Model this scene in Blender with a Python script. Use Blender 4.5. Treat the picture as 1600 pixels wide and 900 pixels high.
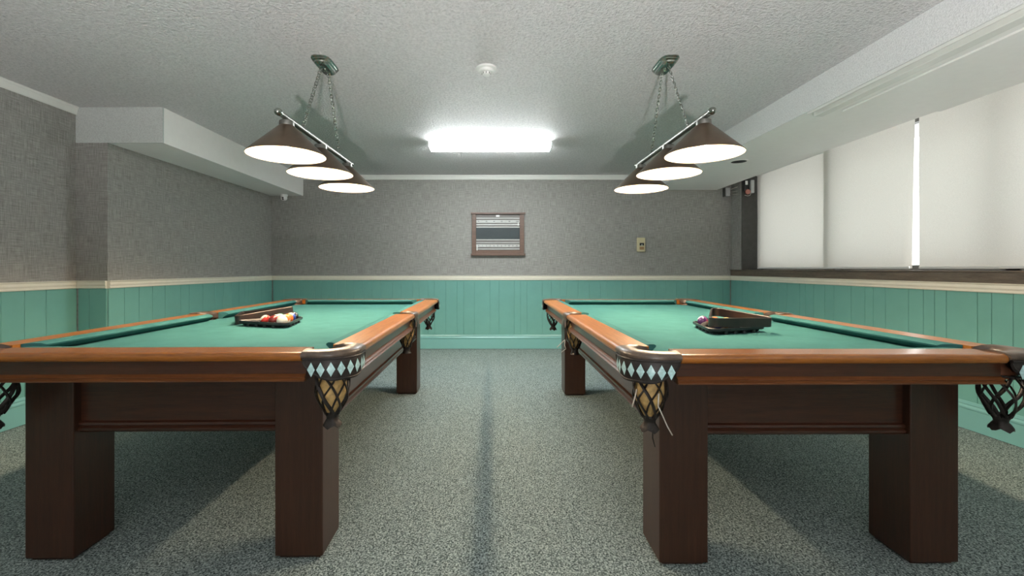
import bpy, bmesh, math, random
from mathutils import Vector, Matrix
random.seed(7)
PI = math.pi
for o in list(bpy.data.objects):
    bpy.data.objects.remove(o)
S = bpy.context.scene
COL = S.collection

# ------------------------------------------------------------------ camera, world, exposure
CAM_H = 1.07
cd = bpy.data.cameras.new('camera')
cam = bpy.data.objects.new('camera', cd); COL.objects.link(cam)
cam.location = (0, 0, CAM_H); cam.rotation_euler = (PI/2, 0, 0)
cd.sensor_fit = 'HORIZONTAL'; cd.sensor_width = 36.0; cd.lens = 36.0*711/1600
cd.shift_x = 25/1600; cd.shift_y = -30/1600
cd.clip_start = 0.05; cd.clip_end = 100
S.camera = cam

W = bpy.data.worlds.new('overcast_sky'); S.world = W; W.use_nodes = True
bg = W.node_tree.nodes['Background']
bg.inputs['Color'].default_value = (1.0, 0.98, 1.0, 1); bg.inputs['Strength'].default_value = 6.0
S.view_settings.view_transform = 'Standard'; S.view_settings.look = 'None'
S.view_settings.gamma = 1.0; S.view_settings.use_curve_mapping = False
S.view_settings.exposure = 0.18

TUBE = 50.0      # radiance of the fluorescent diffusers
BULB = 980.0      # radiance of the pendant bulbs
FILL = 7000.0      # radiance of the added, unseen fill lamp that brightens the ceiling

# ------------------------------------------------------------------ materials
MATS = {}
def new_mat(name):
    m = bpy.data.materials.new(name); m.use_nodes = True
    nt = m.node_tree; b = nt.nodes['Principled BSDF']; MATS[name] = m
    return m, nt, b
def N(nt, t, **kw):
    n = nt.nodes.new(t)
    for k, v in kw.items():
        if k in n.inputs: n.inputs[k].default_value = v
        else: setattr(n, k, v)
    return n
def ramp(nt, fac, stops):
    r = nt.nodes.new('ShaderNodeValToRGB'); e = r.color_ramp.elements
    while len(e) < len(stops): e.new(0.5)
    for i, (p, c) in enumerate(stops):
        e[i].position = p; e[i].color = (*c, 1)
    nt.links.new(fac, r.inputs['Fac']); return r.outputs['Color']
def coords(nt, scale=(1, 1, 1), kind='Object'):
    tc = nt.nodes.new('ShaderNodeTexCoord'); mp = nt.nodes.new('ShaderNodeMapping')
    mp.inputs['Scale'].default_value = scale
    nt.links.new(tc.outputs[kind], mp.inputs['Vector']); return mp.outputs['Vector']
def bump(nt, b, h, strength, dist):
    n = nt.nodes.new('ShaderNodeBump'); n.inputs['Strength'].default_value = strength
    n.inputs['Distance'].default_value = dist
    nt.links.new(h, n.inputs['Height']); nt.links.new(n.outputs['Normal'], b.inputs['Normal'])
def noise(nt, vec, scale, detail=4, rough=.6):
    n = N(nt, 'ShaderNodeTexNoise'); n.inputs['Scale'].default_value = scale
    n.inputs['Detail'].default_value = detail; n.inputs['Roughness'].default_value = rough
    nt.links.new(vec, n.inputs['Vector']); return n.outputs['Fac']
def plain(name, c, rough=.5, metal=0, spec=.5, var=0.06, vs=18, bmp=0):
    m, nt, b = new_mat(name)
    v = coords(nt); f = noise(nt, v, vs)
    lo = tuple(x*(1-var) for x in c); hi = tuple(min(1, x*(1+var)) for x in c)
    nt.links.new(ramp(nt, f, [(.3, lo), (.7, hi)]), b.inputs['Base Color'])
    b.inputs['Roughness'].default_value = rough; b.inputs['Metallic'].default_value = metal
    b.inputs['Specular IOR Level'].default_value = spec
    if bmp: bump(nt, b, f, bmp, .002)
    return m
def wood(name, dark, light, scale, rough=.30, coat=.2):
    m, nt, b = new_mat(name)
    v = coords(nt, scale)
    f = noise(nt, v, 3.0, 8, .62); g = noise(nt, v, 16.0, 6, .6)
    mx = N(nt, 'ShaderNodeMath', operation='MULTIPLY_ADD'); mx.inputs[1].default_value = .45
    nt.links.new(g, mx.inputs[0])
    m2 = N(nt, 'ShaderNodeMath', operation='MULTIPLY'); m2.inputs[1].default_value = .55
    nt.links.new(f, m2.inputs[0]); nt.links.new(m2.outputs[0], mx.inputs[2])
    nt.links.new(ramp(nt, mx.outputs[0], [(.34, dark), (.62, light)]), b.inputs['Base Color'])
    b.inputs['Roughness'].default_value = rough
    b.inputs['Coat Weight'].default_value = coat; b.inputs['Coat Roughness'].default_value = .18
    bump(nt, b, g, .05, .001)
    return m
# grain along x, y or z
WX = wood('mahogany_along_x', (.028, .009, .0045), (.070, .024, .011), (1.2, 22, 22))
WY = wood('mahogany_along_y', (.028, .009, .0045), (.070, .024, .011), (22, 1.2, 22))
WZ = wood('mahogany_along_z', (.026, .009, .004), (.055, .020, .0095), (24, 24, 1.0), .38, .12)
RX = wood('shaded_rail_wood_along_x', (.14, .043, .005), (.31, .108, .015), (1.5, 26, 26), .26, .22)  # same rail wood, darkened for the shade on the end rail fronts
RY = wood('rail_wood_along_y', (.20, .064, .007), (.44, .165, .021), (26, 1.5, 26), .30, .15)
MX = wood('moulding_wood_along_x', (.08, .026, .008), (.17, .062, .020), (1.5, 26, 26), .3, .3)
MY = wood('moulding_wood_along_y', (.08, .026, .008), (.17, .062, .020), (26, 1.5, 26), .3, .3)
FRM = wood('scoreboard_wood', (.085, .050, .035), (.17, .095, .062), (3, 20, 20), .4, .2)
SILLW = wood('window_sill_wood', (.055, .042, .032), (.17, .13, .095), (18, 1.5, 18), .5, .1)

# cloth
def felt():
    m, nt, b = new_mat('billiard_cloth'); v = coords(nt)
    f = noise(nt, v, 9, 5, .7); g = noise(nt, v, 520, 2)
    nt.links.new(ramp(nt, f, [(.25, (.038, .138, .136)), (.6, (.050, .168, .166)), (.85, (.068, .196, .195))]), b.inputs['Base Color'])
    b.inputs['Roughness'].default_value = .95; b.inputs['Specular IOR Level'].default_value = .06
    bump(nt, b, g, .25, .0006); return m
FELT = felt()
def carpet():
    m, nt, b = new_mat('speckled_carpet'); v = coords(nt)
    vo = N(nt, 'ShaderNodeTexVoronoi'); vo.inputs['Scale'].default_value = 170
    nt.links.new(v, vo.inputs['Vector'])
    f = noise(nt, v, 150, 3, .75); big = noise(nt, v, 1.3, 3)
    mx = N(nt, 'ShaderNodeMath', operation='MULTIPLY_ADD'); mx.inputs[1].default_value = .22
    nt.links.new(vo.outputs['Color'], mx.inputs[0]); nt.links.new(f, mx.inputs[2])
    c = ramp(nt, mx.outputs[0], [(.47, (.030, .044, .043)), (.60, (.175, .222, .212)), (.74, (.49, .575, .55))])
    mm = N(nt, 'ShaderNodeMix', data_type='RGBA', blend_type='MULTIPLY'); mm.inputs['Factor'].default_value = .35
    nt.links.new(c, mm.inputs['A']); nt.links.new(ramp(nt, big, [(.3, (.75, .78, .8)), (.7, (1, 1, 1))]), mm.inputs['B'])
    nt.links.new(mm.outputs['Result'], b.inputs['Base Color'])
    b.inputs['Roughness'].default_value = .95; b.inputs['Specular IOR Level'].default_value = .1
    bump(nt, b, f, .7, .006); return m
CARPET = carpet()
def linen():
    m, nt, b = new_mat('woven_wallcovering')
    tc = N(nt, 'ShaderNodeTexCoord'); sp = N(nt, 'ShaderNodeSeparateXYZ')
    nt.links.new(tc.outputs['Object'], sp.inputs[0])
    ad = N(nt, 'ShaderNodeMath', operation='ADD'); nt.links.new(sp.outputs['X'], ad.inputs[0]); nt.links.new(sp.outputs['Y'], ad.inputs[1])
    def threads(sh, sv):
        cb = N(nt, 'ShaderNodeCombineXYZ')
        a = N(nt, 'ShaderNodeMath', operation='MULTIPLY'); a.inputs[1].default_value = sh; nt.links.new(ad.outputs[0], a.inputs[0])
        c = N(nt, 'ShaderNodeMath', operation='MULTIPLY'); c.inputs[1].default_value = sv; nt.links.new(sp.outputs['Z'], c.inputs[0])
        nt.links.new(a.outputs[0], cb.inputs[0]); nt.links.new(c.outputs[0], cb.inputs[1])
        return noise(nt, cb.outputs[0], 1.0, 3, .7)
    h = threads(9, 190); w = threads(190, 9)
    s = N(nt, 'ShaderNodeMath', operation='ADD'); nt.links.new(h, s.inputs[0]); nt.links.new(w, s.inputs[1])
    s2 = N(nt, 'ShaderNodeMath', operation='MULTIPLY'); s2.inputs[1].default_value = .5; nt.links.new(s.outputs[0], s2.inputs[0])
    nt.links.new(ramp(nt, s2.outputs[0], [(.36, (.19, .185, .170)), (.64, (.43, .42, .395))]), b.inputs['Base Color'])
    b.inputs['Roughness'].default_value = .8; b.inputs['Specular IOR Level'].default_value = .2
    bump(nt, b, s2.outputs[0], .4, .002); return m
LINEN = linen()
def stipple(name, c, sc=95, st=.9, d=.012):
    m, nt, b = new_mat(name); v = coords(nt)
    f = noise(nt, v, sc, 4, .65)
    nt.links.new(ramp(nt, f, [(.3, tuple(x*.80 for x in c)), (.55, c), (.8, tuple(min(1, x*1.12) for x in c))]), b.inputs['Base Color'])
    b.inputs['Roughness'].default_value = .6; b.inputs['Specular IOR Level'].default_value = .35
    bump(nt, b, f, st, d); return m
CEIL = stipple('stippled_ceiling_paint', (.82, .80, .80), 60, 1.0, .03)
SOFS = stipple('stippled_soffit_paint', (.82, .82, .82), 130, .6, .006)
SOFE = stipple('shaded_stippled_soffit_paint', (.58, .61, .59), 130, .6, .006)  # same soffit paint with the shade of the end face put into its colour
SOFP = plain('smooth_soffit_paint', (.90, .885, .86), .6, var=.015)
WHITE = plain('white_trim_paint', (.74, .74, .70), .4, var=.02)
CREAM = plain('chair_rail_paint', (.78, .74, .62), .35, var=.02)
GREEN = plain('green_panelling_paint', (.15, .37, .325), .38, var=.05, vs=6)
GREENB = plain('green_baseboard_paint', (.19, .43, .41), .32, var=.03, vs=6)
LEATH = plain('worn_black_leather', (.022, .018, .016), .45, spec=.3, var=.5, vs=40, bmp=.3)
LEATHR = plain('grey_brown_pocket_leather', (.085, .062, .046), .36, var=.45, vs=25, bmp=.2)
LEATHB = plain('brown_pocket_leather', (.16, .06, .03), .45, var=.4, vs=30)
TAN = plain('tan_pocket_lining', (.52, .34, .13), .6, var=.3, vs=60)
PEARL = plain('pearl_inlay', (.42, .62, .62), .3, var=.25, vs=90)
LACE = plain('pale_leather_lace', (.62, .58, .52), .6)
STEEL = plain('brushed_steel', (.24, .24, .22), .42, 1.0, var=.1)
NICKEL = plain('dark_polished_nickel', (.33, .35, .32), .2, 1.0, var=.15)
BRONZE = plain('bronze_shade_paint', (.13, .092, .062), .36, .5, var=.12)
ENAMEL = plain('white_shade_enamel', (.50, .43, .35), .5, var=.01)
BLACKP = plain('black_tray_plastic', (.018, .019, .022), .35, var=.3)
BLACKR = plain('dark_brown_rack', (.030, .020, .018), .3, var=.3)
WHITEP = plain('white_plastic', (.80, .80, .78), .4, var=.02)
BEIGE = plain('beige_plastic', (.62, .54, .34), .45, var=.05)
BROWNP = plain('brown_plastic', (.35, .20, .09), .45)
DARK = plain('dark_interior', (.02, .02, .02), .6)
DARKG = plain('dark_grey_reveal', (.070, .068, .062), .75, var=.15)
GREYM = plain('grey_metal_box', (.55, .55, .55), .5)
REDC = plain('dusty_red_disc', (.50, .20, .16), .5)
SCOREW = plain('ivory_score_rail', (.52, .52, .50), .5)
BACKP = plain('grey_back_board', (.19, .175, .165), .6)
SLATE = plain('dark_green_chalkboard', (.026, .040, .043), .55, var=.12, vs=8)
PANEL = plain('wall_plaster', (.6, .6, .57), .7)
INK = plain('black_ink', (.04, .04, .05), .6)

def emit(name, c, s):
    m, nt, b = new_mat(name)
    b.inputs['Base Color'].default_value = (.8, .8, .8, 1)
    b.inputs['Emission Color'].default_value = (*c, 1); b.inputs['Emission Strength'].default_value = s
    return m
LENS = emit('fluorescent_diffuser', (.94, .99, 1.0), TUBE)
BULBM = emit('lamp_bulb_glass', (1.0, .78, .54), BULB)
FILLM = emit('added_fill_bulb', (1.0, .97, .97), FILL)  # glow of the added fill lamp
def blind_mat():
    m, nt, b = new_mat('roller_blind_fabric')
    v = coords(nt, (1, 1, 1)); f = noise(nt, v, 260, 3)
    c = ramp(nt, f, [(.3, (.72, .69, .63)), (.7, (.82, .79, .73))])
    d = N(nt, 'ShaderNodeBsdfDiffuse'); t = N(nt, 'ShaderNodeBsdfTranslucent'); mx = N(nt, 'ShaderNodeMixShader')
    mx.inputs[0].default_value = .13
    nt.links.new(c, d.inputs['Color']); nt.links.new(c, t.inputs['Color'])
    nt.links.new(d.outputs[0], mx.inputs[1]); nt.links.new(t.outputs[0], mx.inputs[2])
    nt.links.new(mx.outputs[0], nt.nodes['Material Output'].inputs['Surface']); return m
BLIND = blind_mat()
m, nt, b = new_mat('window_glass'); GLASS = m
tr = N(nt, 'ShaderNodeBsdfTransparent'); gl = N(nt, 'ShaderNodeBsdfGlossy'); mx = N(nt, 'ShaderNodeMixShader')
gl.inputs['Roughness'].default_value = .02; mx.inputs[0].default_value = .07
tr.inputs['Color'].default_value = (.93, .96, .95, 1)
nt.links.new(tr.outputs[0], mx.inputs[1]); nt.links.new(gl.outputs[0], mx.inputs[2])
nt.links.new(mx.outputs[0], nt.nodes['Material Output'].inputs['Surface'])

# ------------------------------------------------------------------ mesh helpers
def obj(name, bm, mats, parent=None, smooth=False, bev=0, loc=None, rot=None, seg=2):
    me = bpy.data.meshes.new(name)
    bmesh.ops.recalc_face_normals(bm, faces=bm.faces[:])
    bm.to_mesh(me); bm.free()
    if not isinstance(mats, (list, tuple)): mats = [mats]
    for mm in mats: me.materials.append(mm)
    o = bpy.data.objects.new(name, me); COL.objects.link(o)
    if parent is not None: o.parent = parent
    if loc is not None: o.location = loc
    if rot is not None: o.rotation_euler = rot
    if smooth:
        for p in me.polygons: p.use_smooth = True
        if smooth != 'all':
            try: me.set_sharp_from_angle(angle=math.radians(smooth if smooth is not True else 38))
            except Exception: pass
    if bev:
        md = o.modifiers.new('bevel', 'BEVEL'); md.width = bev; md.segments = seg; md.limit_method = 'ANGLE'
        md.angle_limit = math.radians(40)
    return o
def BM(): return bmesh.new()
def bx(bm, x0, x1, y0, y1, z0, z1, mi=0):
    v = [bm.verts.new(p) for p in ((x0,y0,z0),(x1,y0,z0),(x1,y1,z0),(x0,y1,z0),(x0,y0,z1),(x1,y0,z1),(x1,y1,z1),(x0,y1,z1))]
    fs = []
    for q in ((0,3,2,1),(4,5,6,7),(0,1,5,4),(1,2,6,5),(2,3,7,6),(3,0,4,7)):
        f = bm.faces.new([v[i] for i in q]); f.material_index = mi; fs.append(f)
    return bm
def prism(bm, prof, frame, l0, l1, mi=0, caps=True):
    """closed profile [(d,z)] extruded; frame(d, t, z) -> point"""
    a = [bm.verts.new(frame(d, l0, z)) for d, z in prof]
    b_ = [bm.verts.new(frame(d, l1, z)) for d, z in prof]
    n = len(prof)
    for i in range(n):
        f = bm.faces.new((a[i], a[(i+1) % n], b_[(i+1) % n], b_[i])); f.material_index = mi
    if caps:
        for q in (a, b_):
            f = bm.faces.new(q); f.material_index = mi
    return bm
def lathe(bm, prof, seg=32, mi=0, c=(0, 0, 0), close=False):
    rings = []
    for r, z in prof:
        if r < 1e-6: rings.append([bm.verts.new((c[0], c[1], c[2]+z))])
        else: rings.append([bm.verts.new((c[0]+r*math.cos(2*PI*k/seg), c[1]+r*math.sin(2*PI*k/seg), c[2]+z)) for k in range(seg)])
    for i in range(len(rings)-1):
        A, B_ = rings[i], rings[i+1]
        for k in range(seg):
            k2 = (k+1) % seg
            if len(A) == 1 and len(B_) == 1: continue
            if len(A) == 1: f = bm.faces.new((A[0], B_[k], B_[k2]))
            elif len(B_) == 1: f = bm.faces.new((A[k], A[k2], B_[0]))
            else: f = bm.faces.new((A[k], A[k2], B_[k2], B_[k]))
            f.material_index = mi if not callable(mi) else mi(i)
    return bm
def tube(bm, pts, r, seg=8, flat=1.0, mi=0, closed=False):
    pts = [Vector(p) for p in pts]; n = len(pts); rings = []
    up = Vector((0, 0, 1))
    prev = None
    for i, p in enumerate(pts):
        if closed: t = pts[(i+1) % n]-pts[i-1]
        else: t = pts[min(i+1, n-1)]-pts[max(i-1, 0)]
        t.normalize()
        if prev is None:
            a = up if abs(t.dot(up)) < .9 else Vector((1, 0, 0))
            u = t.cross(a).normalized()
        else:
            u = (prev - t*prev.dot(t)).normalized()
        prev = u; w = t.cross(u)
        rr = r[i] if isinstance(r, (list, tuple)) else r
        rings.append([bm.verts.new(p+u*math.cos(2*PI*k/seg)*rr+w*math.sin(2*PI*k/seg)*rr*flat) for k in range(seg)])
    m_ = n if closed else n-1
    for i in range(m_):
        A, B_ = rings[i], rings[(i+1) % n]
        for k in range(seg):
            f = bm.faces.new((A[k], A[(k+1) % seg], B_[(k+1) % seg], B_[k])); f.material_index = mi
    if not closed:
        for R_ in (rings[0], rings[-1]):
            f = bm.faces.new(R_); f.material_index = mi
    return bm
def poly_extrude(bm, pts, z0, z1, top=0, rest=0):
    a = [bm.verts.new((x, y, z0)) for x, y in pts]; b_ = [bm.verts.new((x, y, z1)) for x, y in pts]
    n = len(pts)
    for i in range(n):
        f = bm.faces.new((a[i], a[(i+1) % n], b_[(i+1) % n], b_[i])); f.material_index = rest
    f = bm.faces.new(b_); f.material_index = top
    f = bm.faces.new(a); f.material_index = rest
def thing(name, label, cat, loc=(0, 0, 0), rotz=0, group=None):
    o = bpy.data.objects.new(name, None); COL.objects.link(o); o.empty_display_size = .1
    o.location = loc; o.rotation_euler = (0, 0, rotz); o['label'] = label; o['category'] = cat
    if group: o['group'] = group
    return o
def tag(o, label, cat, group=None):
    o['label'] = label; o['category'] = cat
    if group: o['group'] = group
    return o
def struct(name, bm, mats, label=None, **kw):
    o = obj(name, bm, mats, **kw); o['kind'] = 'structure'
    if label: o['label'] = label; 
    return o

# ------------------------------------------------------------------ room shell
YB = 6.086; ZC = 2.32; XL = -3.005; XL2 = -3.25; YS = 3.52; XR = 3.15; YN = -2.4
XBL = 3.31      # plane of the blinds
bm = BM(); bx(bm, -3.7, 4.0, YN-.2, YB+.2, -.12, 0); f_ = struct('floor', bm, CARPET, 'grey green speckled carpet')
bm = BM(); bx(bm, -3.7, 4.0, YN-.2, YB+.2, ZC, ZC+.12); struct('ceiling', bm, CEIL, 'stippled grey white ceiling')
bm = BM(); bx(bm, XL2-.01, XR+.6, YB, YB+.15, 0, ZC); struct('wall_back', bm, LINEN, 'grey woven wallcovering on the far wall')
bm = BM(); bx(bm, XL-.5, XL, YS, YB, 0, ZC); bx(bm, XL2-.25, XL2, YN, YS, 0, ZC)
struct('wall_left', bm, LINEN, 'grey wallcovered left wall with a step')
bm = BM(); bx(bm, XL2-.2, XR+.6, YN-.15, YN, 0, ZC); struct('wall_front', bm, LINEN)
WY0, WY1, ZS = 1.75, 5.863, 1.052          # window opening
bm = BM(); bx(bm, XR, XR+.45, YN, YB, 0, ZS-.005); bx(bm, XR, XR+.45, WY1, YB, ZS-.005, ZC); bx(bm, XR, XR+.45, YN, WY0, ZS-.005, ZC)
struct('wall_right', bm, LINEN, 'grey wallcovered right wall around the window')
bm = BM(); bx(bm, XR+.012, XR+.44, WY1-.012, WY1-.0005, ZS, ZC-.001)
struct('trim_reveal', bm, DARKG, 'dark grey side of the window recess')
# soffits
bm = BM(); bx(bm, XL+.0005, -2.577, YS+.012, YB-.0005, 2.0445, ZC-.0005)
struct('soffit_left', bm, SOFP, 'boxed white bulkhead on the left')
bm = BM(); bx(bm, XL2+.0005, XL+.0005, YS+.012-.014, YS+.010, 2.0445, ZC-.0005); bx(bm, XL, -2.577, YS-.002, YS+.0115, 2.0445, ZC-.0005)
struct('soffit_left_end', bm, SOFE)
bm = BM(); bx(bm, 2.094, 2.95, YN+.001, YB-.0005, 2.124, ZC-.0005)
sr = struct('soffit_right', bm, SOFP, 'white bulkhead beside the window')
bm = BM(); bx(bm, 2.086, 2.0935, YN+.001, YB-.0005, 2.122, ZC-.0005); struct('soffit_right_face', bm, SOFS)
bm = BM(); bx(bm, 2.30, 2.949, YN+.001, 3.02, 2.112, 2.1235); struct('soffit_panel', bm, SOFP, 'plain panel under the right bulkhead', bev=.002)
bm = BM()
bx(bm, 2.0945, 2.100, YN+.001, 3.06, 2.106, 2.1235); bx(bm, 2.135, 2.195, YN+.001, 3.06, 2.092, 2.1235); bx(bm, 2.195, 2.215, YN+.001, 3.06, 2.102, 2.1235)
struct('trim_edge_strip', bm, WHITE, 'white edge strip under the right bulkhead', bev=.003)
# crown trims
def crown(name, x0, x1, y0, y1, side):
    prof = [(0, 0), (0, -.055), (.006, -.060), (.012, -.052), (.020, -.02), (.026, -.012), (.028, 0)]
    bm = BM()
    if side == 'back': prism(bm, prof, lambda d, t, z: (t, YB-.0005-d, ZC-.0005+z), x0, x1)
    else: prism(bm, prof, lambda d, t, z: (x0+d, t, ZC-.0005+z), y0, y1)
    return struct(name, bm, WHITE, 'white crown strip under the ceiling')
crown('trim_crown_back', -2.576, 2.085, 0, 0, 'back')
crown('trim_crown_left', XL2+.0005, 0, YN+.001, YS-.004, 'left')

# wainscot: green boards with grooves, chair rail, baseboard
ZR0, ZR1 = .918, .978; ZB0, ZB1 = .137, .190
def wains(name, p0, p1, nrm):
    """boards from p0 to p1 (xy) standing 8 mm off the wall"""
    p0 = Vector(p0); p1 = Vector(p1); L = (p1-p0).length; u = (p1-p0)/L; nr = Vector(nrm)
    bm = BM()
    prof_back = .0006; th = .009; t = 0
    def P(a, d, z): q = p0+u*a+nr*d; return (q.x, q.y, z)
    def pbox(a0, a1, d0, d1, z0, z1, g=0):
        vs = [bm.verts.new(P(a, d, z)) for z in (z0, z1) for a, d in ((a0, d0), (a0, d1-g), (a0+g, d1), (a1-g, d1), (a1, d1-g), (a1, d0))]
        n = 6
        for i in range(n): bm.faces.new((vs[i], vs[(i+1) % n], vs[n+(i+1) % n], vs[n+i]))
        bm.faces.new(vs[:n]); bm.faces.new(vs[n:])
    pbox(0, L, prof_back, .004, .005, ZR0)
    rnd = random.Random(name)
    while t < L-1e-4:
        w = rnd.choice((.085, .12, .15, .15, .205))
        e = min(L, t+w)
        if L-e < .05: e = L
        pbox(t+.0012, e-.0012, .003, th, .006, ZR0, .0022)
        t = e
    o = struct(name, bm, GREEN, 'green painted board panelling below the chair rail')
    bm = BM()
    prof = [(.0007, ZR0), (.016, ZR0), (.02, ZR0+.006), (.018, ZR0+.018), (.022, ZR0+.03), (.019, ZR1-.012), (.024, ZR1-.004), (.022, ZR1), (.0007, ZR1)]
    prism(bm, prof, lambda d, a, z: P(a, d, z), 0, L)
    struct(name.replace('panelling', 'chair_rail'), bm, CREAM, 'cream chair rail')
    bm = BM()
    prof = [(.0095, .004), (.020, .004), (.020, ZB0), (.024, ZB0+.006), (.024, ZB0+.016), (.017, ZB0+.028), (.019, ZB0+.036), (.014, ZB1), (.0095, ZB1)]
    prism(bm, prof, lambda d, a, z: P(a, d, z), 0, L)
    b_ = struct(name.replace('trim_panelling', 'baseboard'), bm, GREENB, 'green painted baseboard')
wains('trim_panelling_back', (XL+.0245, YB), (XR-.0245, YB), (0, -1))
wains('trim_panelling_left', (XL, YS), (XL, YB), (1, 0))
wains('trim_panelling_step', (XL2+.0245, YS), (XL-.001, YS), (0, -1))
wains('trim_panelling_near', (XL2, YN), (XL2, YS), (1, 0))
wains('trim_panelling_right', (XR, YN), (XR, YB-.0), (-1, 0))

# window: sill, frame, glass, mullions, blinds
bm = BM(); bx(bm, XR-.022, XR+.44, WY0-.0, YB-.0005, ZS-.0045, ZS+.006); bx(bm, XR-.014, XR-.0005, WY0, YB-.0005, ZR1+.001, ZS-.005)
struct('trim_window_sill', bm, SILLW, 'weathered dark wooden window sill', bev=.002)
bm = BM()
XF = XBL+.12
for y in (WY0+.02, 3.02, 4.56, WY1-.035): bx(bm, XF-(.065 if y == 4.56 else 0), XF+.06, y-.045, y+.045, ZS+.006, ZC-.001)
bx(bm, XF, XF+.06, WY0, WY1-.013, ZS+.006, ZS+.05); bx(bm, XF, XF+.06, WY0, WY1-.013, ZC-.05, ZC-.001)
struct('window_1', bm, DARKG, 'dark window frame behind the roller blinds', bev=.003)
bm = BM(); bx(bm, XF+.025, XF+.031, WY0+.01, WY1-.014, ZS+.03, ZC-.03); g_ = struct('window_2', bm, GLASS, 'window glass behind the blinds')

def blind(y0, y1, label, curl=0, off=0, wob=.002, zb=1.074):
    t = thing('roller_blind', label, 'blind', (XBL+off, (y0+y1)/2, zb), 0, 'roller blinds at the window')
    hy = (y1-y0)/2; bm = BM(); nz, ny = 24, 30; g = []
    for i in range(nz+1):
        z = (ZC-.06-zb)*i/nz; row = []
        for j in range(ny+1):
            a = -hy+2*hy*j/ny
            e = max(0, 1-(a+hy)/.10)*curl*(1-i/nz)**1.2      # near edge curls at the bottom
            x = wob*math.sin(a*9+i*.2)+e*.03
            row.append((x, a+e*.06, z))
        g.append(row)
    for sgn in (0, 1):
        V = [[bm.verts.new((x+(.0012 if sgn else 0), y, z)) for x, y, z in r] for r in g]
        for i in range(nz):
            for j in range(ny): bm.faces.new((V[i][j], V[i][j+1], V[i+1][j+1], V[i+1][j]))
        if sgn == 0: break
    obj('fabric', bm, BLIND, t, smooth='all')
    bm = BM(); bx(bm, -.006, .006, -hy+.002+(.045*curl), hy-.002, -.004, .014)
    obj('hem_bar', bm, WHITEP, t, bev=.003)
    bm = BM(); tube(bm, [(0, -hy-.01, ZC-.04-zb), (0, hy+.01, ZC-.04-zb)], .022, 14)
    obj('roller_tube', bm, WHITEP, t, smooth=True)
    return t
blind(4.565, 5.845, 'cream roller blind at the far left end of the window', off=.050)
blind(3.595, 4.60, 'cream roller blind in the middle, bright gap along its near edge', curl=1, off=.0)
blind(1.80, 3.56, 'wide cream roller blind nearest the camera, cut by the photo edge')

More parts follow.
